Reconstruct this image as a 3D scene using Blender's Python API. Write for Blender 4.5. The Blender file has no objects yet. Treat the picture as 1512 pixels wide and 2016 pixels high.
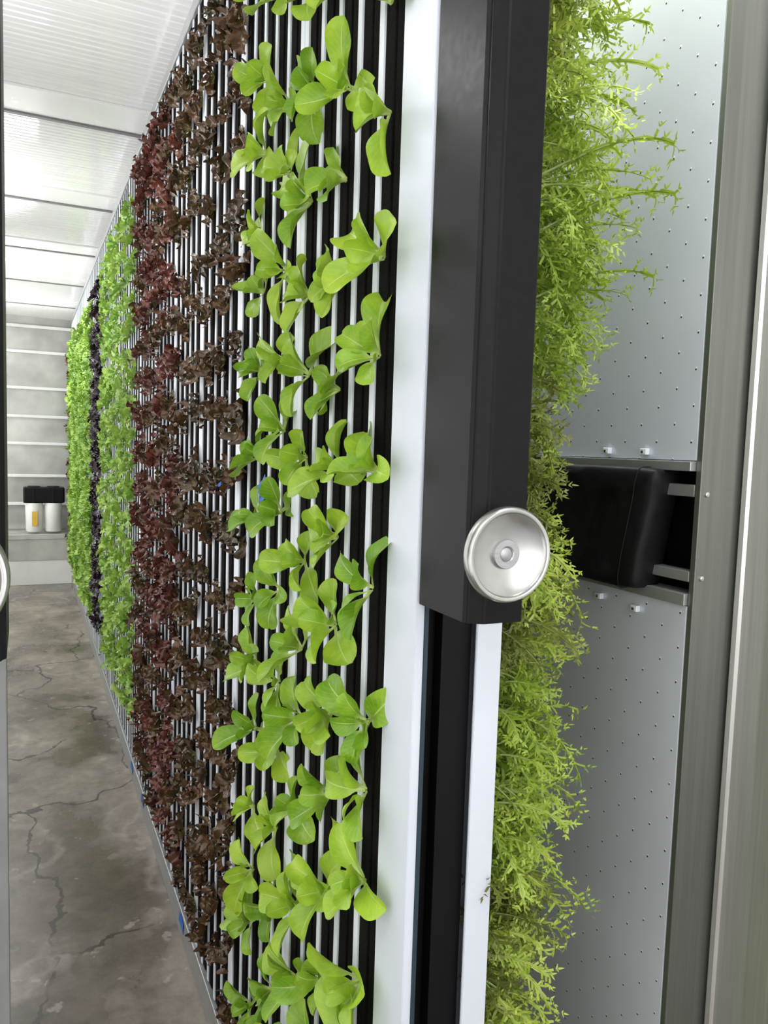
import bpy, bmesh, math, random
from mathutils import Vector, Matrix, noise, Quaternion
random.seed(7)
sc = bpy.context.scene
COL = sc.collection
try:
    sc.view_settings.view_transform = 'Standard'
except Exception:
    pass
ZC = 1.32

# ------------------------------------------------------------------ materials
def nmat(name):
    m = bpy.data.materials.new(name); m.use_nodes = True
    nt = m.node_tree; b = nt.nodes['Principled BSDF']
    return m, nt, b
def N(nt, t, **kw):
    n = nt.nodes.new(t)
    for k, v in kw.items(): setattr(n, k, v)
    return n
def L(nt, a, b): nt.links.new(a, b)
def math_(nt, op, a, b=None, c=None, clamp=False):
    n = N(nt, 'ShaderNodeMath', operation=op, use_clamp=clamp)
    for i, v in enumerate((a, b, c)):
        if v is None: continue
        if isinstance(v, (int, float)): n.inputs[i].default_value = v
        else: L(nt, v, n.inputs[i])
    return n.outputs[0]
def mix_(nt, f, a, b, mode='MIX'):
    n = N(nt, 'ShaderNodeMix', data_type='RGBA', blend_type=mode)
    for s, v in ((n.inputs['Factor'], f), (n.inputs[6], a), (n.inputs[7], b)):
        if isinstance(v, (int, float)): s.default_value = v
        elif isinstance(v, tuple): s.default_value = (*v[:3], 1)
        else: L(nt, v, s)
    return n.outputs[2]
def ramp_(nt, f, stops):
    n = N(nt, 'ShaderNodeValToRGB'); e = n.color_ramp.elements
    while len(e) < len(stops): e.new(0.5)
    for i, (p, c) in enumerate(stops):
        e[i].position = p; e[i].color = (*c, 1) if len(c) == 3 else c
    L(nt, f, n.inputs[0]); return n.outputs[0]
def noise_(nt, vec, scale, detail=4, rough=0.55, dist=0.0):
    n = N(nt, 'ShaderNodeTexNoise'); n.inputs['Scale'].default_value = scale
    n.inputs['Detail'].default_value = detail; n.inputs['Roughness'].default_value = rough
    n.inputs['Distortion'].default_value = dist
    if vec is not None: L(nt, vec, n.inputs['Vector'])
    return n.outputs['Fac']
def objco(nt, scale=(1, 1, 1)):
    t = N(nt, 'ShaderNodeTexCoord'); m = N(nt, 'ShaderNodeMapping')
    m.inputs['Scale'].default_value = scale
    L(nt, t.outputs['Object'], m.inputs['Vector']); return m.outputs[0]
def bump_(nt, b, h, s=0.2, d=0.001):
    n = N(nt, 'ShaderNodeBump'); n.inputs['Strength'].default_value = s; n.inputs['Distance'].default_value = d
    L(nt, h, n.inputs['Height']); L(nt, n.outputs[0], b.inputs['Normal'])

def simple(name, col, rough=0.5, metal=0.0, var=0.08, scale=20, stretch=(1, 1, 1), bump=0.0, rvar=0.15, spec=0.5):
    m, nt, b = nmat(name)
    co = objco(nt, stretch); f = noise_(nt, co, scale)
    c2 = tuple(max(0, c * (1 - var * 2)) for c in col); c1 = tuple(min(1, c * (1 + var)) for c in col)
    L(nt, ramp_(nt, f, [(0.3, c2), (0.7, c1)]), b.inputs['Base Color'])
    b.inputs['Metallic'].default_value = metal; b.inputs['Specular IOR Level'].default_value = spec
    L(nt, math_(nt, 'MULTIPLY_ADD', f, rvar, rough - rvar / 2), b.inputs['Roughness'])
    if bump: bump_(nt, b, f, bump)
    return m

M_white = simple('white_plastic', (0.74, 0.77, 0.83), 0.4, var=0.03, scale=9)
M_whitepanel = simple('white_powder_coat', (0.65, 0.685, 0.755), 0.35, var=0.03, scale=6)
M_batten = simple('ceiling_cover_strip', (0.84, 0.84, 0.83), 0.25, var=0.02, scale=6)
M_black = simple('black_powder_coat', (0.005, 0.005, 0.006), 0.34, var=0.15, scale=120, bump=0.08, spec=0.17)
M_black2 = simple('black_anodised_channel', (0.003, 0.003, 0.004), 0.5, var=0.1, spec=0.2)
M_teal = simple('dark_blue_gasket', (0.015, 0.035, 0.05), 0.5)
M_alu = simple('brushed_aluminium', (0.46, 0.46, 0.46), 0.34, 0.9, 0.06, 60, (1, 1, 6))
M_rail = simple('aluminium_rail', (0.42, 0.43, 0.43), 0.42, 0.7, 0.06, 30)
M_seam = simple('grey_seam_metal', (0.20, 0.20, 0.20), 0.5, 0.2, 0.06, 30)
M_knob = simple('spun_aluminium', (0.50, 0.50, 0.485), 0.30, 0.95, 0.05, 30)
M_steel = simple('brushed_stainless', (0.68, 0.665, 0.64), 0.36, 0.80, 0.07, 10, (14, 14, 0.3), rvar=0.12)
M_steeldk = simple('stainless_frame', (0.20, 0.21, 0.19), 0.38, 0.75, 0.07, 10, (14, 14, 0.3), rvar=0.12)
M_fabric = simple('black_nylon', (0.004, 0.004, 0.005), 0.55, var=0.2, scale=60, bump=0.4, spec=0.3)
M_blue = simple('blue_tape', (0.02, 0.16, 0.62), 0.6, var=0.08)
M_ink = simple('ink', (0.02, 0.02, 0.05), 0.7)
M_screw = simple('zinc_screw', (0.6, 0.6, 0.6), 0.25, 1.0)
M_dark = simple('dark_steel', (0.03, 0.03, 0.03), 0.5)
M_yellow = simple('yellow_label', (0.75, 0.45, 0.05), 0.5)
M_filter = simple('filter_housing', (0.85, 0.85, 0.83), 0.3, var=0.02)
M_grey = simple('grey_wall_sheet', (0.50, 0.50, 0.47), 0.18, 0.25, var=0.18, scale=3)
M_rib = simple('bright_wall_rib', (0.88, 0.88, 0.87), 0.25, var=0.02)
M_whitewall = simple('white_frp', (0.80, 0.80, 0.78), 0.3, var=0.04, scale=4)

# foam
m, nt, b = nmat('black_foam'); M_foam = m
co = objco(nt); f = noise_(nt, co, 260, 3); f2 = noise_(nt, co, 12)
L(nt, mix_(nt, f2, (0.002, 0.002, 0.002), (0.011, 0.010, 0.009)), b.inputs['Base Color'])
b.inputs['Roughness'].default_value = 0.95; b.inputs['Specular IOR Level'].default_value = 0.08
bump_(nt, b, f, 0.9, 0.003)

# led panel
m, nt, b = nmat('led_sheet'); M_led = m
t = N(nt, 'ShaderNodeTexCoord'); s = N(nt, 'ShaderNodeSeparateXYZ'); L(nt, t.outputs['Object'], s.inputs[0])
def cell(v, p, off=0.0):
    q = math_(nt, 'DIVIDE', v, p)
    if not isinstance(off, float) or off: q = math_(nt, 'ADD', q, off)
    fr = math_(nt, 'FRACT', q); return math_(nt, 'MULTIPLY', math_(nt, 'SUBTRACT', fr, 0.5), p), math_(nt, 'FLOOR', q)
cy, iy = cell(s.outputs[1], 0.031)
half = math_(nt, 'MULTIPLY', math_(nt, 'MODULO', math_(nt, 'ABSOLUTE', iy), 2.0), 0.5)
cz, iz = cell(s.outputs[2], 0.048, half)
d = math_(nt, 'SQRT', math_(nt, 'ADD', math_(nt, 'POWER', cy, 2.0), math_(nt, 'POWER', cz, 2.0)))
dot = math_(nt, 'LESS_THAN', d, 0.0014)
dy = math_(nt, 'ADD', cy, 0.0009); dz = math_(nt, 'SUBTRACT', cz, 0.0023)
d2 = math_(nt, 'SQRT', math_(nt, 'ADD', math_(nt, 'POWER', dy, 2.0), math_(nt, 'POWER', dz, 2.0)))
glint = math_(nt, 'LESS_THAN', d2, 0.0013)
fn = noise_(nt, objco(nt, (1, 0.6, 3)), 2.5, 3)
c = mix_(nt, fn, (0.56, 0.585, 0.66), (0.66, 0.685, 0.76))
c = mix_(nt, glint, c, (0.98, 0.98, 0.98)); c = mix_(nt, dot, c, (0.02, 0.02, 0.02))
L(nt, c, b.inputs['Base Color']); b.inputs['Metallic'].default_value = 0.2
b.inputs['Roughness'].default_value = 0.30

# floor
m, nt, b = nmat('wet_concrete'); M_floor = m
co = objco(nt)
n1 = noise_(nt, co, 1.3, 8, 0.55, 0.3); n2 = noise_(nt, co, 14, 10, 0.75, 0.2); n3 = noise_(nt, co, 1.1, 5, 0.6, 1.2)
base = ramp_(nt, n1, [(0.34, (0.105, 0.086, 0.070)), (0.46, (0.145, 0.122, 0.100)), (0.50, (0.22, 0.188, 0.158)), (0.56, (0.25, 0.215, 0.182)), (0.575, (0.31, 0.272, 0.232)), (0.60, (0.255, 0.22, 0.187)), (0.7, (0.235, 0.20, 0.168))])
base = mix_(nt, 0.8, base, ramp_(nt, n2, [(0.25, (0.22,) * 3), (0.75, (0.78,) * 3)]), 'OVERLAY')
vr = N(nt, 'ShaderNodeTexVoronoi', feature='F1'); vr.inputs['Scale'].default_value = 1.6
wv = N(nt, 'ShaderNodeVectorMath', operation='ADD'); L(nt, co, wv.inputs[0])
nr = N(nt, 'ShaderNodeTexNoise'); nr.inputs['Scale'].default_value = 6; nr.inputs['Detail'].default_value = 5; L(nt, co, nr.inputs['Vector'])
sr = N(nt, 'ShaderNodeVectorMath', operation='SCALE'); sr.inputs['Scale'].default_value = 0.20; L(nt, nr.outputs['Color'], sr.inputs[0]); L(nt, sr.outputs[0], wv.inputs[1])
L(nt, wv.outputs[0], vr.inputs['Vector'])
ring = math_(nt, 'SUBTRACT', 1.0, math_(nt, 'MULTIPLY', math_(nt, 'ABSOLUTE', math_(nt, 'SUBTRACT', vr.outputs['Distance'], 0.30)), 28.0), clamp=True)
base = mix_(nt, math_(nt, 'MULTIPLY', math_(nt, 'MULTIPLY', ring, 0.6), n2), base, (0.46, 0.41, 0.36))
spots = ramp_(nt, noise_(nt, co, 16, 4), [(0.65, (0, 0, 0)), (0.69, (1, 1, 1))])
base = mix_(nt, math_(nt, 'MULTIPLY', spots, 0.4), base, (0.48, 0.43, 0.38))
vm = N(nt, 'ShaderNodeVectorMath', operation='ADD')
nn = N(nt, 'ShaderNodeTexNoise'); nn.inputs['Scale'].default_value = 4; nn.inputs['Detail'].default_value = 6; L(nt, co, nn.inputs['Vector'])
sc_ = N(nt, 'ShaderNodeVectorMath', operation='SCALE'); sc_.inputs['Scale'].default_value = 0.35; L(nt, nn.outputs['Color'], sc_.inputs[0])
L(nt, co, vm.inputs[0]); L(nt, sc_.outputs[0], vm.inputs[1])
vo = N(nt, 'ShaderNodeTexVoronoi', feature='DISTANCE_TO_EDGE'); vo.inputs['Scale'].default_value = 1.1; L(nt, vm.outputs[0], vo.inputs['Vector'])
crack = math_(nt, 'MULTIPLY', math_(nt, 'LESS_THAN', vo.outputs[0], 0.006), ramp_(nt, n3, [(0.40, (0, 0, 0)), (0.47, (1, 1, 1))]))
base = mix_(nt, math_(nt, 'MULTIPLY', crack, 0.8), base, (0.03, 0.026, 0.022))
L(nt, base, b.inputs['Base Color'])
L(nt, ramp_(nt, n1, [(0.44, (0.20,) * 3), (0.50, (0.42,) * 3)]), b.inputs['Roughness']); b.inputs['Specular IOR Level'].default_value = 0.4
bump_(nt, b, n2, 0.2, 0.003)

# ceiling
m, nt, b = nmat('ceiling_gloss_white'); M_ceil = m
co = objco(nt, (0.5, 14, 1)); f = noise_(nt, co, 5, 4)
L(nt, ramp_(nt, f, [(0.3, (0.74, 0.74, 0.73)), (0.7, (0.86, 0.86, 0.85))]), b.inputs['Base Color'])
b.inputs['Roughness'].default_value = 0.08; b.inputs['Specular IOR Level'].default_value = 0.7; bump_(nt, b, f, 0.15, 0.002)

# leaves
def leafmat(name, lo, hi, rib, trans=0.25, rough=0.38, ribw=0.05, veinamt=0.35, noise_scale=30, edge=None):
    m, nt, b = nmat(name)
    t = N(nt, 'ShaderNodeTexCoord'); s = N(nt, 'ShaderNodeSeparateXYZ'); L(nt, t.outputs['UV'], s.inputs[0])
    au = math_(nt, 'ABSOLUTE', math_(nt, 'SUBTRACT', s.outputs[0], 0.5))
    v = s.outputs[1]
    oi = N(nt, 'ShaderNodeObjectInfo')
    f = noise_(nt, t.outputs['Object'], noise_scale, 3)
    f = math_(nt, 'ADD', math_(nt, 'MULTIPLY', f, 0.9), math_(nt, 'MULTIPLY_ADD', oi.outputs['Random'], 0.35, -0.17))
    c = ramp_(nt, f, [(0.25, lo), (0.7, hi)])
    if edge:
        c = mix_(nt, math_(nt, 'MULTIPLY', math_(nt, 'POWER', v, 2.0), 0.8, clamp=True), c, edge)
    w = math_(nt, 'MULTIPLY_ADD', v, -0.8 * ribw * 1.1, ribw * 1.15)
    ribm = math_(nt, 'SUBTRACT', 1.0, math_(nt, 'DIVIDE', au, w), clamp=True)
    stem = math_(nt, 'MULTIPLY_ADD', v, -4.0, 1.5, clamp=True)
    wave = math_(nt, 'SINE', math_(nt, 'MULTIPLY', math_(nt, 'SUBTRACT', v, math_(nt, 'MULTIPLY', au, 0.55)), 60.0))
    vein = math_(nt, 'POWER', math_(nt, 'MULTIPLY_ADD', wave, 0.5, 0.5), 14.0)
    k = math_(nt, 'MAXIMUM', math_(nt, 'MAXIMUM', math_(nt, 'MULTIPLY', ribm, 0.9), stem), math_(nt, 'MULTIPLY', vein, veinamt))
    c = mix_(nt, k, c, rib)
    L(nt, c, b.inputs['Base Color']); b.inputs['Roughness'].default_value = rough
    bump_(nt, b, math_(nt, 'SUBTRACT', noise_(nt, t.outputs['Object'], 110, 2), math_(nt, 'MULTIPLY', k, 0.4)), 0.45, 0.0016)
    tr = N(nt, 'ShaderNodeBsdfTranslucent'); L(nt, c, tr.inputs['Color'])
    ms = N(nt, 'ShaderNodeMixShader'); ms.inputs[0].default_value = trans
    L(nt, b.outputs[0], ms.inputs[1]); L(nt, tr.outputs[0], ms.inputs[2])
    L(nt, ms.outputs[0], nt.nodes['Material Output'].inputs['Surface'])
    return m
M_romaine = leafmat('romaine_leaf', (0.17, 0.36, 0.014), (0.44, 0.64, 0.050), (0.66, 0.80, 0.28), 0.25, 0.33, veinamt=0.13)
M_red = leafmat('red_oak_leaf', (0.034, 0.018, 0.010), (0.15, 0.048, 0.030), (0.16, 0.11, 0.04), 0.12, 0.24, 0.04, 0.1, edge=(0.15, 0.036, 0.028))
M_bronze = leafmat('bronze_oak_leaf', (0.030, 0.032, 0.010), (0.13, 0.068, 0.026), (0.2, 0.17, 0.05), 0.12, 0.24, 0.04, 0.1, edge=(0.10, 0.040, 0.022))
M_green = leafmat('green_leaf', (0.14, 0.30, 0.02), (0.40, 0.58, 0.10), (0.55, 0.72, 0.28), 0.2, veinamt=0.1)
M_purple = leafmat('purple_leaf', (0.010, 0.006, 0.010), (0.04, 0.015, 0.025), (0.05, 0.02, 0.03), 0.1, veinamt=0.1)
M_miz = leafmat('mustard_leaf', (0.26, 0.39, 0.03), (0.58, 0.70, 0.13), (0.70, 0.80, 0.38), 0.3, ribw=0.0001, veinamt=0.0)
M_mizred = leafmat('mustard_leaf_bronze', (0.13, 0.15, 0.025), (0.30, 0.37, 0.07), (0.45, 0.54, 0.22), 0.25, ribw=0.0001, veinamt=0.0)

# ------------------------------------------------------------------ helpers
def meta(o, label=None, cat=None, kind=None, group=None):
    if label: o['label'] = label
    if cat: o['category'] = cat
    if kind: o['kind'] = kind
    if group: o['group'] = group
    return o
def wloc(o):
    p = Vector(o.location); q = o.parent
    while q: p += Vector(q.location); q = q.parent
    return p
def mesh_obj(name, bm, mat, origin=None, parent=None, smooth=False):
    if origin is None:
        xs = [v.co for v in bm.verts]
        mn = Vector((min(p.x for p in xs), min(p.y for p in xs), min(p.z for p in xs)))
        mx = Vector((max(p.x for p in xs), max(p.y for p in xs), max(p.z for p in xs)))
        origin = Vector(((mn.x + mx.x) / 2, (mn.y + mx.y) / 2, mn.z))
    origin = Vector(origin)
    bmesh.ops.translate(bm, verts=bm.verts, vec=-origin)
    bmesh.ops.recalc_face_normals(bm, faces=bm.faces)
    me = bpy.data.meshes.new(name); bm.to_mesh(me); bm.free()
    if smooth:
        for p in me.polygons: p.use_smooth = True
    me.materials.append(mat)
    o = bpy.data.objects.new(name, me); COL.objects.link(o)
    if parent:
        o.parent = parent; o.location = origin - wloc(parent)
    else: o.location = origin
    return o
def add_box(bm, x0, x1, y0, y1, z0, z1, bev=0.0, seg=2):
    r = bmesh.ops.create_cube(bm, size=1.0, matrix=Matrix.Translation(((x0 + x1) / 2, (y0 + y1) / 2, (z0 + z1) / 2)) @ Matrix.Diagonal((x1 - x0, y1 - y0, z1 - z0, 1)))
    if bev > 0:
        es = set(e for v in r['verts'] for e in v.link_edges)
        bmesh.ops.bevel(bm, geom=list(es), offset=bev, segments=seg, affect='EDGES', profile=0.5)
def box(name, x0, x1, y0, y1, z0, z1, mat, bev=0.0, parent=None):
    bm = bmesh.new(); add_box(bm, x0, x1, y0, y1, z0, z1, bev)
    return mesh_obj(name, bm, mat, parent=parent)
def add_prism(bm, prof, z0, z1):
    a = [bm.verts.new((x, y, z0)) for x, y in prof]; c = [bm.verts.new((x, y, z1)) for x, y in prof]
    n = len(prof)
    for i in range(n): bm.faces.new((a[i], a[(i + 1) % n], c[(i + 1) % n], c[i]))
    bm.faces.new(a); bm.faces.new(c[::-1])
def prism(name, prof, z0, z1, mat, parent=None, bev=0.0):
    bm = bmesh.new(); add_prism(bm, prof, z0, z1)
    if bev:
        bmesh.ops.bevel(bm, geom=list(bm.edges), offset=bev, segments=2, affect='EDGES')
    return mesh_obj(name, bm, mat, parent=parent)
def lathe(name, prof, center, axis, mat, parent=None, seg=64):
    bm = bmesh.new(); rings = []
    for r, h in prof:
        if r < 1e-6: rings.append([bm.verts.new((0, 0, h))])
        else: rings.append([bm.verts.new((r * math.cos(2 * math.pi * i / seg), r * math.sin(2 * math.pi * i / seg), h)) for i in range(seg)])
    for a, c in zip(rings[:-1], rings[1:]):
        for i in range(seg):
            j = (i + 1) % seg
            if len(a) == 1 and len(c) == 1: continue
            if len(a) == 1: bm.faces.new((a[0], c[i], c[j]))
            elif len(c) == 1: bm.faces.new((a[i], a[j], c[0]))
            else: bm.faces.new((a[i], a[j], c[j], c[i]))
    q = Vector((0, 0, 1)).rotation_difference(Vector(axis).normalized())
    bm.transform(Matrix.Translation(center) @ q.to_matrix().to_4x4())
    o = mesh_obj(name, bm, mat, origin=center, parent=parent, smooth=True)
    mod = o.modifiers.new('es', 'EDGE_SPLIT'); mod.split_angle = math.radians(40)
    return o
def empty(name, loc, parent=None):
    o = bpy.data.objects.new(name, None); o.empty_display_size = 0.05; COL.objects.link(o)
    o.location = loc
    if parent: o.parent = parent; o.location = Vector(loc) - wloc(parent)
    return o

# ------------------------------------------------------------------ camera
a, p, r = math.radians(25.2), math.radians(4.8), math.radians(1.8)
F = Vector((math.sin(a) * math.cos(p), math.cos(a) * math.cos(p), -math.sin(p)))
R0 = Vector((math.cos(a), -math.sin(a), 0)); U0 = R0.cross(F)
R = R0 * math.cos(r) + U0 * math.sin(r); U = U0 * math.cos(r) - R0 * math.sin(r)
cam = bpy.data.cameras.new('camera'); co_ = bpy.data.objects.new('camera', cam); COL.objects.link(co_)
Mx = Matrix((R, U, -F)).transposed().to_4x4(); Mx.translation = (0, 0, ZC)
co_.matrix_world = Mx
cam.sensor_fit = 'HORIZONTAL'; cam.sensor_width = 36; cam.lens = 36 * 1500 / 1512; cam.clip_start = 0.02
sc.camera = co_

# ------------------------------------------------------------------ room shell
XL, XR, Y0, Y1, ZT = -0.62, 1.35, -1.2, 7.85, 2.42
meta(box('floor', XL - .05, XR + .05, Y0, Y1 + .05, -0.05, 0, M_floor), 'stained wet concrete floor with cracks', kind='structure')
bm = bmesh.new(); y = Y0; k = 0
while y < Y1:
    add_box(bm, XL, XR, y + 0.001, y + 0.029, ZT + 0.002, ZT + 0.02, 0.0035, 1); y += 0.03
add_box(bm, XL, XR, Y0, Y1, ZT + 0.0045, ZT + 0.06)
meta(mesh_obj('ceiling', bm, M_ceil), 'glossy white ribbed ceiling panels', kind='structure')
k = 1
for y in (0.9, 1.93, 2.96, 3.98, 5.0, 6.02, 7.05):
    meta(box('trim_%d' % k, XL, XR, y - 0.20, y, ZT - 0.006, ZT + .004, M_batten, 0.001), 'flat white cover strip across the ceiling', kind='structure'); k += 1
    meta(box('trim_%d' % k, XL, XR, y, y + 0.020, ZT - 0.012, ZT + .004, M_seam), 'thin grey metal batten across the ceiling', kind='structure'); k += 1
meta(box('wall_left', XL - .05, XL, Y0, Y1, 0, ZT, M_whitewall), 'white wall panels', kind='structure')
meta(box('wall_right', XR, XR + .05, Y0, Y1, 0, ZT, M_whitewall), 'white wall panels', kind='structure')
meta(box('wall_back', XL, XR, Y1, Y1 + .05, 0, ZT, M_grey), 'grey end wall with horizontal ribs', kind='structure')
for z in (0.70, 0.96, 1.26, 1.51, 1.77, 2.10, 2.33):
    meta(box('trim_%d' % k, XL, XR, Y1 - 0.03, Y1, z - 0.014, z + 0.014, M_rib, 0.005), 'bright horizontal rib on the end wall', kind='structure'); k += 1
meta(box('baseboard_back', XL, XR, Y1 - 0.06, Y1, 0, 0.26, M_whitewall), 'white plinth along the end wall', kind='structure')

# ------------------------------------------------------------------ grow wall frame
XA, XB = 0.37, 0.48
YN, YF = 0.70, 7.46
frame = empty('grow_wall_frame', (0.425, 0.70, 0))
meta(frame, 'white and aluminium double-sided growing wall frame with black end post', 'plant rack')
bm = bmesh.new(); add_box(bm, 0.404, 0.446, YN + .06, YF, 0.07, 2.33)
mesh_obj('backing_sheet', bm, M_dark, parent=frame)
def fold_panel(name, prof): return prism(name, prof, 0.0, 2.36, M_whitepanel, frame, 0.0008)
fold_panel('end_panel', [(XA, 0.772), (XA, YN), (0.381, YN), (0.381, YN + .006), (XA + .004, YN + .006), (XA + .004, 0.772)])
fold_panel('end_panel', [(0.4475, YN), (XB, YN), (XB, 0.76), (XB - .004, 0.76), (XB - .004, YN + .004), (0.4475, YN + .004)])
prism('end_channel', [(0.381, YN + .004), (0.386, YN + .004), (0.386, YN + .03), (0.41, YN + .03), (0.41, YN + .012), (0.4475, YN + .012), (0.4475, YN + .05), (0.381, YN + .05)], 0.0, 2.36, M_black2, frame)
prism('channel_gasket', [(0.3811, YN - .002), (0.3850, YN - .002), (0.3850, YN + .004), (0.3811, YN + .004)], 0.0, 2.36, M_teal, frame)
box('top_rail', XA - 0.004, XB + .004, YN + .07, YF, 2.335, 2.365, M_rail, 0.002, frame)
box('bottom_rail', XA - 0.006, XB + .004, YN + .07, YF, 0.0, 0.075, M_rail, 0.002, frame)

def post_unit(px, x0, x1, mirror=False):
    prof = [(x0, 0.697), (x0, 0.609), (x0 + .003, 0.6065), (x0 + .003, 0.6030), (x0 + .0135, 0.5965), (x0 + .0155, 0.5965), (x0 + .0165, 0.5955), (x1 - .002, 0.5955), (x1, 0.5975), (x1, 0.697)]
    if mirror:
        prof = [(x0 + x1 - x, y) for x, y in prof][::-1]
    return prism('post_cover', prof, ZC - 0.162, 2.40, M_black, px, 0.0004)
post_unit(frame, 0.372, 0.431)
def knob(parent, cx, cz, yb):
    e = empty('hand_knob', (cx, yb, cz), parent)
    meta(e, 'round dished aluminium hand knob')
    R_ = 0.0435
    ax = (-0.03, -1, 0)
    lathe('stem', [(0.0, -0.002), (0.011, -0.002), (0.011, 0.022), (0.0, 0.022)], (cx, yb, cz), ax, M_alu, e, 32)
    prof = [(0.012, 0.008), (0.026, 0.010), (R_ - .004, 0.020), (R_ - .001, 0.0235), (R_, 0.026), (R_, 0.031), (R_ - .001, 0.0335), (R_ - .0020, 0.0348), (R_ - .0035, 0.0350), (R_ - .0050, 0.0345),
            (R_ - .0058, 0.0320), (R_ - .007, 0.0310), (0.028, 0.0272), (0.018, 0.0250), (0.0135, 0.0244)]
    lathe('dish', prof, (cx, yb, cz), ax, M_knob, e, 96)
    lathe('hub', [(0.0135, 0.018), (0.0135, 0.0272), (0.0130, 0.0280), (0.0075, 0.0280), (0.0066, 0.0272), (0.0062, 0.0258)], (cx, yb, cz), ax, M_alu, e, 40)
    lathe('bolt_end', [(0.0062, 0.02), (0.0062, 0.0262), (0.0052, 0.0270), (0.0, 0.0270)], (cx, yb, cz), ax, M_rail, e, 24)
knob(frame, 0.392, ZC - 0.092, 0.596)

fr2 = empty('grow_wall_frame', (-0.05, 0.72, 0))
meta(fr2, 'end post of the opposite growing wall, black cover with round knob', 'plant rack')
post_unit(fr2, -0.066, -0.0142, True)
knob(fr2, -0.053, ZC - 0.095, 0.596)
box('end_panel', -0.12, -0.0165, 0.70, 0.72, 0, 2.36, M_seam, 0.001, fr2)

# ------------------------------------------------------------------ grow panels: 5 foam channels, wide white margins
PW, MG, WI = 0.352, 0.018, 0.0125
GB = (PW - 2 * MG - 4 * WI) / 5
def build_panel(side):
    s = -1 if side == 'A' else 1
    z0, z1 = 0.0, 2.255
    bm = bmesh.new()
    def bx(b_, xa, xb, ya, yb, za=z0, zb=z1, bev=0.0):
        xx = sorted((s * xa, s * xb)); add_box(b_, xx[0], xx[1], ya, yb, za, zb, bev, 1)
    bx(bm, -0.03, -0.026, 0.0, PW)
    ws = [(0.0006, MG)] + [(MG + (i + 1) * GB + i * WI, MG + (i + 1) * (GB + WI)) for i in range(4)] + [(PW - MG, PW - .0006)]
    for (ya, yb) in ws: bx(bm, -0.028, 0.0, ya, yb, bev=0.0006)
    bmesh.ops.recalc_face_normals(bm, faces=bm.faces)
    me = bpy.data.meshes.new('grow_panel'); bm.to_mesh(me); bm.free(); me.materials.append(M_white)
    bm = bmesh.new()
    bx(bm, -0.026, -0.004, 0.0003, GB / 2 - 0.0012, bev=0.001); bx(bm, -0.026, -0.0025, GB / 2 + 0.0012, GB - 0.0003, bev=0.001)
    mf = bpy.data.meshes.new('foam_strip'); bm.to_mesh(mf); bm.free(); mf.materials.append(M_foam)
    return me, mf, ws
for side, X, ylist in (('A', XA + .0008, [0.757 + i * PW for i in range(19)]), ('B', XB - .0008, [0.761 + i * PW for i in range(2)])):
    me, mf, ws = build_panel(side)
    for y in ylist:
        if y + PW > YF: break
        o = bpy.data.objects.new('grow_panel', me); COL.objects.link(o); o.location = (X, y, 0.078)
        meta(o, 'tall white plastic growing panel with black foam channels', 'growing panel', group='growing panels on the rack')
        for i in range(5):
            f = bpy.data.objects.new('foam_strip', mf); COL.objects.link(f); f.parent = o; f.location = (0, ws[i][1], 0.0)

# ------------------------------------------------------------------ leaf builder
def add_leaf(bm, uvl, phi, a0, bend, Ln, W, prof, cup=0.25, ruf=0.0, rfreq=9, nu=14, nv=6, twist=0.0, base=Vector((0, 0, 0)), side=0.0, seed=0):
    rd = Vector((math.cos(phi), math.sin(phi), 0)); ax = Vector((0, 0, 1)); A0 = Vector((-math.sin(phi), math.cos(phi), 0))
    pos = base.copy(); rows = []
    for i in range(nu + 1):
        s = i / nu; al = a0 + bend * s * s * 0.75 + bend * 0.25 * s
        T = (rd * math.sin(al) + ax * math.cos(al) + A0 * side * s).normalized()
        Nn = (-rd * math.cos(al) + ax * math.sin(al))
        A = T.cross(Nn).normalized() * -1; Nn = A.cross(T).normalized()
        if Nn.dot(-rd * math.cos(al) + ax * math.sin(al)) < 0: Nn = -Nn
        tw = twist * s; A2 = A * math.cos(tw) + Nn * math.sin(tw); N2 = Nn * math.cos(tw) - A * math.sin(tw)
        w = W * prof(s); row = []
        for j in range(nv + 1):
            u = j / nv * 2 - 1
            h = cup * (abs(u) ** 1.7) * w * (1 - 0.5 * s)
            if ruf: h += ruf * abs(u) ** 1.5 * math.sin(rfreq * s * 6.28 + (1.7 if u > 0 else 0) + seed) * W * min(1, s * 2)
            row.append((bm.verts.new(pos + A2 * (u * w * 0.5) + N2 * h), (j / nv, s)))
        rows.append(row); pos = pos + T * (Ln / nu)
    for i in range(nu):
        for j in range(nv):
            q = [rows[i][j], rows[i][j + 1], rows[i + 1][j + 1], rows[i + 1][j]]
            f = bm.faces.new([x[0] for x in q]); f.smooth = True
            for lp, x in zip(f.loops, q): lp[uvl].uv = x[1]
def p_romaine(s):
    t_ = min(1, max(0, (s - 0.18) / 0.82))
    blade = math.sqrt(max(0.0, 1 - ((t_ - 0.60) / (0.60 if t_ < 0.6 else 0.405)) ** 2)) if t_ > 0 else 0
    if t_ < 0.6: blade = blade ** 1.6
    return max(0.15, blade)
def p_oak(s):
    if s < 0.22: return 0.14
    t_ = (s - 0.22) / 0.78
    b_ = math.sin(math.pi * min(0.97, t_ ** 0.9)) ** 0.6
    return 0.12 + b_ * (0.76 + 0.36 * math.sin(t_ * 6.28 * 2.6 + 0.2))
def p_frill(s):
    if s < 0.15: return 0.2
    t_ = (s - 0.15) / 0.85
    return 0.2 + 0.85 * math.sin(math.pi * min(0.95, t_ ** 1.3)) ** 0.5 + 0.06 * math.sin(t_ * 50)
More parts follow.
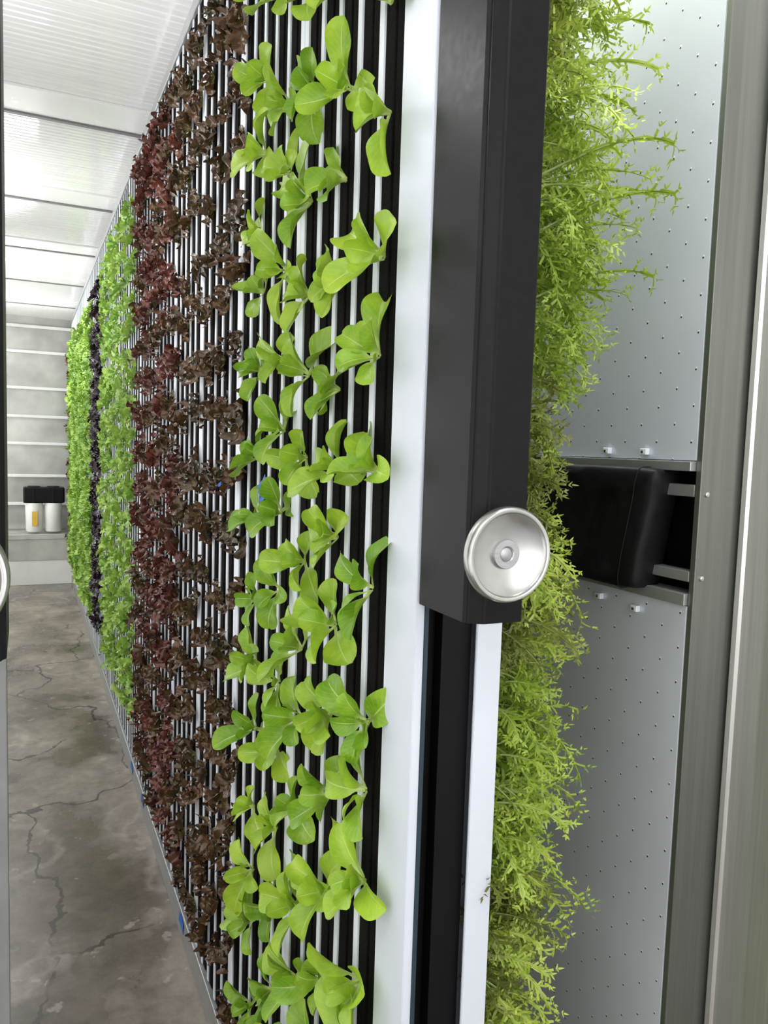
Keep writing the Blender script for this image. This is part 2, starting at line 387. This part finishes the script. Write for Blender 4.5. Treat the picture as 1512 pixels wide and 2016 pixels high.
def plant_mesh(name, mat, n, Lr, Wr, prof, tilt, bend, cup, ruf, rfreq, seed, nu=14, nv=6):
    rnd = random.Random(seed); bm = bmesh.new(); uvl = bm.loops.layers.uv.new('UVMap')
    for i in range(n):
        f = i / max(1, n - 1)
        phi = i * 2.39996 + rnd.uniform(-.4, .4)
        Ln = rnd.uniform(*Lr) * (1.0 - 0.45 * (1 - f)); W = rnd.uniform(*Wr) * (1.0 - 0.4 * (1 - f))
        a0 = tilt[0] + (tilt[1] - tilt[0]) * f + rnd.uniform(-.15, .15)
        add_leaf(bm, uvl, phi, a0, rnd.uniform(*bend), Ln, W, prof, rnd.uniform(cup * .4, cup * 1.5), ruf, rfreq, nu, nv, rnd.uniform(-.7, .7), Vector((math.cos(phi), math.sin(phi), 0)) * 0.003, rnd.uniform(-.45, .45), rnd.uniform(0, 6))
    me = bpy.data.meshes.new(name); bm.to_mesh(me); bm.free(); me.materials.append(mat); return me
rom = [plant_mesh('romaine_lettuce', M_romaine, 5 + k % 3, (0.062, 0.088), (0.036, 0.047), p_romaine, (0.15, 1.15), (0.0, 1.5), 0.40, 0.05, 1.9, 100 + k, 22, 8) for k in range(12)]
redm = [plant_mesh('red_oakleaf_lettuce', M_red, 8, (0.042, 0.066), (0.036, 0.050), p_oak, (0.2, 1.25), (0.1, 1.4), 0.25, 0.20, 3.0, 200 + k, 20, 8) for k in range(6)]
brz = [plant_mesh('red_oakleaf_lettuce', M_bronze, 7, (0.042, 0.066), (0.036, 0.050), p_oak, (0.2, 1.25), (0.1, 1.4), 0.25, 0.20, 3.0, 250 + k, 20, 8) for k in range(6)]
grn = [plant_mesh('green_lettuce', M_green, 9, (0.045, 0.072), (0.024, 0.034), p_romaine, (0.2, 1.25), (0.2, 1.6), 0.35, 0.12, 4, 300 + k, 12, 6) for k in range(6)]
frl = [plant_mesh('frilly_green_lettuce', M_green, 11, (0.040, 0.062), (0.030, 0.040), p_frill, (0.2, 1.25), (0.2, 1.4), 0.2, 0.22, 5, 400 + k, 14, 6) for k in range(5)]
pur = [plant_mesh('purple_lettuce', M_purple, 10, (0.040, 0.06), (0.03, 0.045), p_frill, (0.2, 1.3), (0.2, 1.3), 0.2, 0.18, 5, 500 + k, 12, 6) for k in range(4)]

def place(me, name, X, Y, z, axis, scale, label, cat, group, rnd, roll=None):
    o = bpy.data.objects.new(name, me); COL.objects.link(o)
    o.location = (X, Y, z)
    q = Vector((0, 0, 1)).rotation_difference(Vector(axis).normalized())
    q = q @ Quaternion((0, 0, 1), rnd.uniform(0, 6.28) if roll is None else roll)
    o.rotation_mode = 'QUATERNION'; o.rotation_quaternion = q; o.scale = (scale,) * 3
    meta(o, label, cat, group=group)
    return o
rnd = random.Random(3)
XP = XA - 0.001
cols = {
    0.805: [.49, .371, .215, .105, -.028, -.165, -.327, -.412, -.525, -.656, -.742],
    0.925: [.56, .447, .336, .215, .074, -.03, -.119, -.235, -.353, -.466, -.604, -.737, -.85],
    1.05: [.62 - .130 * i for i in range(14)],
    1.165: [.66 - .130 * i for i in range(14)],
    1.29: [.74 - .125 * i for i in range(16)],
}
for Y, zs in cols.items():
    for z in zs:
        zz = ZC + z + (rnd.uniform(-.02, .02) if Y > 1 else 0)
        if zz < 0.12: continue
        place(rnd.choice(rom), 'romaine_lettuce', XP, Y + rnd.uniform(-.006, .006), zz, (-1, -0.25 + rnd.uniform(-.3, .3), 0.2 + rnd.uniform(-.35, .35)), rnd.uniform(.9, 1.14) * (0.94 if Y > 1.1 else 1.0),
              'young bright green romaine lettuce growing from black foam', 'lettuce', 'romaine lettuces on the growing wall', rnd)
def field(meshes, name, y0, y1, step, rows, label, group, sc0=1.0, jit=.015, z0=0.2, z1=2.2):
    Y = y0
    while Y < y1:
        dz = rnd.uniform(-.04, .04)
        for i in range(rows):
            z = z0 + (z1 - z0) * i / (rows - 1) + dz + rnd.uniform(-jit, jit)
            zrel = z - ZC
            if zrel / (0.158 + Y * .905) < -0.86 or zrel / (0.158 + Y * .905) > 0.75: continue
            place(rnd.choice(meshes), name, XP, Y + rnd.uniform(-jit, jit) * .6, z, (-1, rnd.uniform(-.4, .3), .1 + rnd.uniform(-.4, .4)), sc0 * rnd.uniform(.75, 1.22), label, 'lettuce', group, rnd)
        Y += step
GR = 'red oakleaf lettuces on the growing wall'
field(brz, 'red_oakleaf_lettuce', 1.43, 2.0, 0.130, 18, 'bronze and olive oakleaf lettuce growing from black foam', GR, 1.0, .02)
field(redm + brz[:3], 'red_oakleaf_lettuce', 2.07, 2.87, 0.115, 18, 'dark maroon oakleaf lettuce growing from black foam', GR, 1.14, .02, z0=.22)
field(grn, 'green_lettuce', 2.97, 4.15, 0.13, 19, 'bright green lettuce growing from black foam', 'green lettuces on the growing wall', 1.1, .02, .28, 2.15)
field(pur, 'purple_lettuce', 4.38, 4.78, 0.13, 20, 'dark purple lettuce growing from black foam', 'purple lettuces on the growing wall', 1.1, .02, .28, 2.13)
field(frl, 'frilly_green_lettuce', 4.95, 7.2, 0.16, 18, 'bright green frilly lettuce growing from black foam', 'frilly green lettuces on the growing wall', 1.35, .02, .30, 2.08)
field(redm, 'red_oakleaf_lettuce', 7.33, 7.4, 0.13, 16, 'dark maroon oakleaf lettuce growing from black foam', 'red oakleaf lettuces at the far end of the growing wall', 1.3, z0=.32, z1=2.06)

# ------------------------------------------------------------------ feathery mustard on the other face (built with +X outward, +Z up)
def ribbon(bm, uvl, p0, dr, nrm, ln, w0, wm, w1, v0, v1, curl=0.0, nseg=2):
    side = dr.cross(nrm).normalized(); pts = []
    p_ = p0.copy(); d_ = dr.copy()
    for i in range(nseg + 1):
        s = i / nseg; w = (w0 + (wm - w0) * s * 2) if s < .5 else (wm + (w1 - wm) * (s - .5) * 2)
        pts.append((bm.verts.new(p_ - side * w / 2), bm.verts.new(p_ + side * w / 2), v0 + (v1 - v0) * s))
        d_ = (d_ + nrm * curl / nseg).normalized(); p_ = p_ + d_ * ln / nseg
    for i in range(nseg):
        x, y_ = pts[i], pts[i + 1]
        f = bm.faces.new((x[0], x[1], y_[1], y_[0])); f.smooth = True
        for lp, vv in zip(f.loops, (x[2], x[2], y_[2], y_[2])): lp[uvl].uv = (0.0, vv)
    return p_, d_
def miz_leaf(bm, uvl, rn, az, el, droop, Ln, start=None):
    T = Vector((math.cos(el) * math.cos(az), math.cos(el) * math.sin(az), math.sin(el)))
    nu = 26; pos = Vector((0, 0, 0)); tube = []
    A = T.cross(Vector((0, 0, 1))).normalized()
    roll = rn.uniform(-1.0, 1.0); A = A * math.cos(roll) + T.cross(A) * math.sin(roll)
    sway = Vector((rn.uniform(-.03, .03), rn.uniform(-.05, .05), 0))
    lam = []; start = rn.uniform(.40, .54) if start is None else start
    for i in range(nu + 1):
        s = i / nu
        T = (T + Vector((0, 0, -1)) * droop * (0.01 + 0.125 * s * s) + sway).normalized()
        A = (A - T * A.dot(T)).normalized(); N2 = T.cross(A)
        rr = 0.0015 * (1 - 0.7 * s) + 0.0002
        tube.append([bm.verts.new(pos + A * rr * math.cos(q) * 1.3 + N2 * rr * math.sin(q)) for q in (0, 2.09, 4.19)])
        if s > start:
            q_ = (s - start) / (1 - start); env = 0.45 + 0.55 * math.sin(math.pi * min(1, q_ * 0.8 + 0.1))
            lw = 0.0028 * env * rn.uniform(.7, 1.25); wv = N2 * rn.uniform(-.0025, .0025)
            lam.append((bm.verts.new(pos - A * lw + N2 * .0004 + wv), bm.verts.new(pos + A * lw + N2 * .0004 - wv), .45 + .5 * s))
            for sg in (-1, 1):
                if rn.random() < .25: continue
                l1 = 0.0145 * env * rn.uniform(.45, 1.4)
                d1 = (T * rn.uniform(.4, 1.1) + A * sg * rn.uniform(.6, 1.0) + N2 * rn.uniform(-.5, .5)).normalized()
                e, de = ribbon(bm, uvl, pos, d1, N2, l1, 0.0022, 0.0029, 0.0027, 0.5, 0.75, rn.uniform(-1.2, 1.2), 2)
                sd = de.cross(N2).normalized()
                for q in (-1, 0, 1):
                    d2 = (de * rn.uniform(.5, 1) + sd * q * rn.uniform(.5, 1.1) + N2 * rn.uniform(-.5, .5)).normalized()
                    ribbon(bm, uvl, e - de * l1 * 0.18 * abs(q) * rn.uniform(.5, 2), d2, N2, 0.0060 * rn.uniform(.6, 1.4), 0.0024, 0.0021, 0.0004, 0.7, 1.0, rn.uniform(-1, 1), 2)
        pos = pos + T * Ln / nu
    for x, y_ in zip(lam[:-1], lam[1:]):
        f = bm.faces.new((x[0], x[1], y_[1], y_[0])); f.smooth = True
        for lp, vv in zip(f.loops, (x[2], x[2], y_[2], y_[2])): lp[uvl].uv = (0.0, vv)
    for i in range(nu):
        for q in range(3):
            f = bm.faces.new((tube[i][q], tube[i][(q + 1) % 3], tube[i + 1][(q + 1) % 3], tube[i + 1][q])); f.smooth = True
            for lp, vv in zip(f.loops, (i, i, i + 1, i + 1)): lp[uvl].uv = (0.0, 0.05 + 0.30 * vv / nu)
def miz_mesh(seed, mat, n, lr, els=(-0.3, 1.1), drp=(0.6, 1.8), start=None):
    rn = random.Random(seed); bm = bmesh.new(); uvl = bm.loops.layers.uv.new('UVMap')
    for i in range(n):
        f = i / n
        miz_leaf(bm, uvl, rn, rn.uniform(-0.95, 0.9), rn.uniform(*els), rn.uniform(*drp), rn.uniform(*lr) * (0.6 + .4 * f), start)
    me = bpy.data.meshes.new('feathery_mustard_plant'); bm.to_mesh(me); bm.free(); me.materials.append(mat); return me
mizL = [miz_mesh(600 + k, M_miz, 22, (0.20, 0.265)) for k in range(6)]
mizS = [miz_mesh(640 + k, M_miz, 22, (0.15, 0.205)) for k in range(5)]
mizR = [miz_mesh(620 + k, M_mizred, 26, (0.10, 0.165), (-.8, 1.1), (.2, 1.6), .3) for k in range(4)]
for ci, Y in enumerate((0.785, 0.83, 0.88, 0.94, 1.01, 1.09, 1.18, 1.28)):
    z = 0.08 + (ci % 2) * 0.05
    while z < 2.2:
        big = z > 1.42
        inner = rnd.random() < .30
        me = rnd.choice(mizR) if inner else rnd.choice(mizL if big and rnd.random() < .8 else mizS)
        o = bpy.data.objects.new('feathery_mustard_plant', me); COL.objects.link(o)
        o.location = (XB + .001, Y, z); o.rotation_euler = (rnd.uniform(-.2, .2), rnd.uniform(-.2, .15), rnd.uniform(-.2, .15)); o.scale = (rnd.uniform(.9, 1.05), rnd.uniform(.9, 1.05), rnd.uniform(.9, 1.05))
        meta(o, 'bronze-tinged feathery mustard plant' if inner else 'feathery yellow-green mustard plant with thin pale stems', 'leafy plant', group='feathery mustard plants on the growing wall')
        z += rnd.uniform(0.056, 0.076)

# ------------------------------------------------------------------ LED panels
XLED = 0.80; YL = 0.738
zt, zb = ZC - 0.006, ZC - 0.198
def ledpanel(z0, z1):
    o = box('led_light_panel', XLED, XLED + .02, YL, 4.2, z0, z1, M_led, 0.001)
    meta(o, 'pale grey metal grow light panel with rows of tiny holes', 'light panel', group='grow light panels'); return o
lp1 = ledpanel(zt + .002, 2.38); lp2 = ledpanel(0.03, zb - .001)
ch = empty('cable_channel', (XLED + .03, YL, zb)); meta(ch, 'black recessed cable channel with aluminium rails between light panels', 'channel')
box('back_plate', XLED + .05, XLED + .055, YL, 4.2, zb, zt, M_black2, 0, ch)
def railp(z0, z1, x0=XLED - .004, x1=XLED + .03):
    return box('rail', x0, x1, YL, 4.2, z0, z1, M_rail, 0.001, ch)
railp(zt - .012, zt + .001, XLED - .010); railp(zt - .046, zt - .030, XLED + .0, XLED + .02)
railp(zb, zb + .016, XLED - .006); railp(zb + .032, zb + .046, XLED + .0, XLED + .02)
# fabric cover
bc = empty('fabric_cover', (XLED, 0.80, zb + .016)); meta(bc, 'creased black nylon bag over the equipment between the light panels', 'fabric cover')
def sq(v, e): return (abs(v) ** e) * (1 if v > 0 else -1)
def ringpt(v, Yc, hx, hz, cx, cz):
    ca, sa = math.cos(v), math.sin(v)
    x = cx + hx * sq(ca, .22); z = cz + hz * sq(sa, .22)
    n_ = max(0, noise.noise(Vector((Yc * 12 + z * 10, z * 11 - Yc * 8, .3)))) ** 1.0
    n2 = noise.noise(Vector((Yc * 7, z * 9, 2.0)))
    n3_ = noise.noise(Vector((Yc * 40 - z * 25, z * 22, 4.3)))
    return Vector((x - (-n_ * 0.008 - n3_ * .0012 + n2 * .005) * (1 if ca < 0 else .2), Yc + 0.15 * (z - cz) * -1.0 + n2 * .003, z))
bm = bmesh.new(); NV = 128; rings = []
cz = (zt + zb) / 2
prof = [(0.792, .010, .068), (0.793, .022, .080), (0.797, .026, .084), (0.806, .028, .085), (0.816, .030, .086)] + [(0.824 + i * .005, .031, .087) for i in range(80)]
for Yc, hx, hz in prof:
    rings.append([bm.verts.new(ringpt(2 * math.pi * (j + .5) / NV, Yc, hx, hz, XLED - .004, cz)) for j in range(NV)])
for A_, B_ in zip(rings[:-1], rings[1:]):
    for j in range(NV): bm.faces.new((A_[j], A_[(j + 1) % NV], B_[(j + 1) % NV], B_[j]))
bm.faces.new(rings[0]); bm.faces.new(rings[-1][::-1])
mesh_obj('bag', bm, M_fabric, parent=bc, smooth=True)
bm = bmesh.new(); rr = []
for j in range(NV):
    v = 2 * math.pi * (j + .5) / NV; c0 = ringpt(v, .822, .0308, .0868, XLED - .004, cz)
    out = Vector((c0.x - XLED, 0, c0.z - cz)).normalized()
    rr.append([bm.verts.new(c0 + out * .0014 * math.cos(w_) + Vector((0, 1, 0)) * .0014 * math.sin(w_)) for w_ in (0, 1.57, 3.14, 4.71)])
for j in range(NV):
    for q in range(4): bm.faces.new((rr[j][q], rr[j][(q + 1) % 4], rr[(j + 1) % NV][(q + 1) % 4], rr[(j + 1) % NV][q]))
mesh_obj('piping', bm, M_fabric, parent=bc, smooth=True)
for (yy, zz) in ((0.905, zt + .012), (0.828, zt + .012), (0.905, zb - .018), (0.828, zb - .022)):
    e = box('wire_connector', XLED - .008, XLED, yy - .006, yy + .006, zz - .004, zz + .005, M_white, 0.001)
    meta(e, 'small white plug-in wire connector on the light panel', 'connector', group='wire connectors')
    box('contact', XLED - .0095, XLED - .008, yy - .003, yy + .002, zz - .002, zz + .002, M_screw, 0.0003, e)
fs = meta(box('steel_door_frame', XLED + .0, 0.884, YL - .01, YL - .001, 0, 2.40, M_steeldk, 0.001), 'dark brushed stainless steel frame strip with screws', 'metal frame')
for zz in (-0.048, -0.160):
    lathe('screw', [(0.0, 0.0025), (0.002, 0.0024), (0.0035, 0.0016), (0.004, 0.0), (0.004, -.001)], (0.812, YL - .0105, ZC + zz), (0, -1, 0), M_screw, fs, 20)
cb = empty('steel_cabinet', (0.95, 0.65, 0)); meta(cb, 'brushed stainless steel upright cabinet side', 'cabinet')
bm = bmesh.new(); add_prism(bm, [(0.878, YL - .011), (0.872, YL - .014), (0.870, 0.722), (0.8705, 0.715), (0.8745, 0.712), (0.8745, 0.60), (1.2, 0.60), (1.2, YL - .011)], 0, 2.40)
mesh_obj('body', bm, M_steel, parent=cb)

# ------------------------------------------------------------------ tape labels
def tape(Y, z, w, h, rot, X=XA - .0008, label='blue masking tape label with handwriting', ink=True):
    bm = bmesh.new()
    n = 4
    v = [[bm.verts.new((0.0015 * math.sin(i * .9) - .0015, (i / n - .5) * w, (j - .5) * h + .001 * (i % 2))) for j in (0, 1)] for i in range(n + 1)]
    for i in range(n): bm.faces.new((v[i][0], v[i + 1][0], v[i + 1][1], v[i][1]))
    bm.transform(Matrix.Translation((X, Y, z)) @ Matrix.Rotation(rot, 4, 'X'))
    o = mesh_obj('tape_label', bm, M_blue, origin=(X, Y, z)); meta(o, label, 'tape', group='blue tape labels')
    o.modifiers.new('t', 'SOLIDIFY').thickness = 0.0003
    if ink:
        bm = bmesh.new()
        for k in range(3):
            for q in range(5):
                yy = (-.38 + q * .17) * w; zz = (.22 - k * .22) * h
                add_box(bm, -.0031, -.0028, yy, yy + w * .1 * (0.6 + (q * k % 3) * .3), zz, zz + h * .05)
        bm.transform(Matrix.Translation((X, Y, z)) @ Matrix.Rotation(rot, 4, 'X'))
        mesh_obj('handwriting', bm, M_ink, origin=(X, Y, z), parent=o)
tape(1.235, 1.245, .046, .034, -.5, XA - .012); tape(0.86, 1.29, .024, .018, 0.1)
tape(1.60, 1.235, .03, .02, .2, ink=False); tape(2.15, 1.24, .03, .02, .2, ink=False)
for Y in (1.95, 2.7, 3.0): tape(Y, 0.05, .05, .03, .3, XA - .007, 'torn blue masking tape on the bottom rail', False)

# ------------------------------------------------------------------ far end
ct = empty('counter', (0.1, 7.6, 0)); meta(ct, 'low grey counter below the end wall', 'counter')
box('top', -0.45, 0.55, 7.42, 7.78, 0.41, 0.455, M_grey, 0.003, ct); box('shelf', -0.44, 0.54, 7.425, 7.78, 0.22, 0.41, M_grey, 0.002, ct); box('front', -0.44, 0.54, 7.43, 7.78, 0.0, 0.22, M_whitewall, 0.002, ct)
wf = empty('water_filter', (0.13, 7.5, 0.46)); meta(wf, 'twin canister water filter with black caps and yellow label', 'water filter')
box('bracket', -0.03, 0.31, 7.425, 7.60, 0.735, 0.875, M_black, 0.012, wf)
for cx in (0.058, 0.216):
    lathe('canister', [(0, 0), (0.060, 0.0), (0.068, 0.01), (0.074, 0.26), (0.074, 0.27), (0, .27)], (cx, 7.5, 0.475), (0, 0, 1), M_filter, wf, 32)
    lathe('cap', [(0.0, 0.0), (0.076, 0.0), (0.076, 0.02), (0.076, 0.12), (0.05, 0.15), (0, .15)], (cx, 7.5, 0.735), (0, 0, 1), M_black, wf, 32)
box('label', 0.04, 0.085, 7.422, 7.426, 0.53, 0.66, M_yellow, 0, wf)

# ------------------------------------------------------------------ lights
def area(name, loc, size, energy, direction, col=(1, 1, 1)):
    l = bpy.data.lights.new(name, 'AREA'); l.shape = 'RECTANGLE'; l.size, l.size_y = size; l.energy = energy; l.color = col
    o = bpy.data.objects.new(name, l); COL.objects.link(o); o.location = loc
    o.rotation_mode = 'QUATERNION'; o.rotation_quaternion = Vector(direction).to_track_quat('-Z', 'Y'); return o
for y in (0.2, 1.9, 3.6, 5.3, 6.8):
    fac = 1.0 if y < 3 else (1.15 if y < 5 else 1.7)
    area('aisle_fill', (-0.42, y, 2.36), (0.12, 1.3), 13 * fac, (0.35, 0, -1))  # fill light added out of view, grazes the plant wall from the left
    area('ceiling_fill', (-0.55, y, 1.9), (0.10, 1.4), 9.5 * fac, (0.5, 0, 1))  # upward fill added out of view to brighten the ceiling
    area('plant_fill', (-0.60, y, 1.1), (1.4, 1.4), 8 * fac, (1, 0, 0))  # broad fill added at the unseen left wall for plants and ceiling
    t_ = box('added_lamp_housing', -0.50, -0.34, y - .7, y + .7, 2.375, 2.419, M_whitepanel, 0.004)  # made-up housing above the aisle fill, out of view
    meta(t_, 'slim white housing added above an off-frame fill light', 'ceiling lamp', group='added fill light housings')
area('front_fill', (0.3, -0.9, 1.6), (1.6, 1.4), 19, (0.1, 1, -0.15), (1, .99, .98))  # fill added behind the camera for the near surfaces
area('gap_fill', (0.66, 1.2, 2.36), (0.15, 1.8), 18, (0, 0, -1), (.95, .97, 1))  # unseen fill added above the gap beside the perforated panels
w = bpy.data.worlds.new('world'); sc.world = w; w.use_nodes = True
w.node_tree.nodes['Background'].inputs[0].default_value = (0.95, 0.96, 1, 1); w.node_tree.nodes['Background'].inputs[1].default_value = 0.68
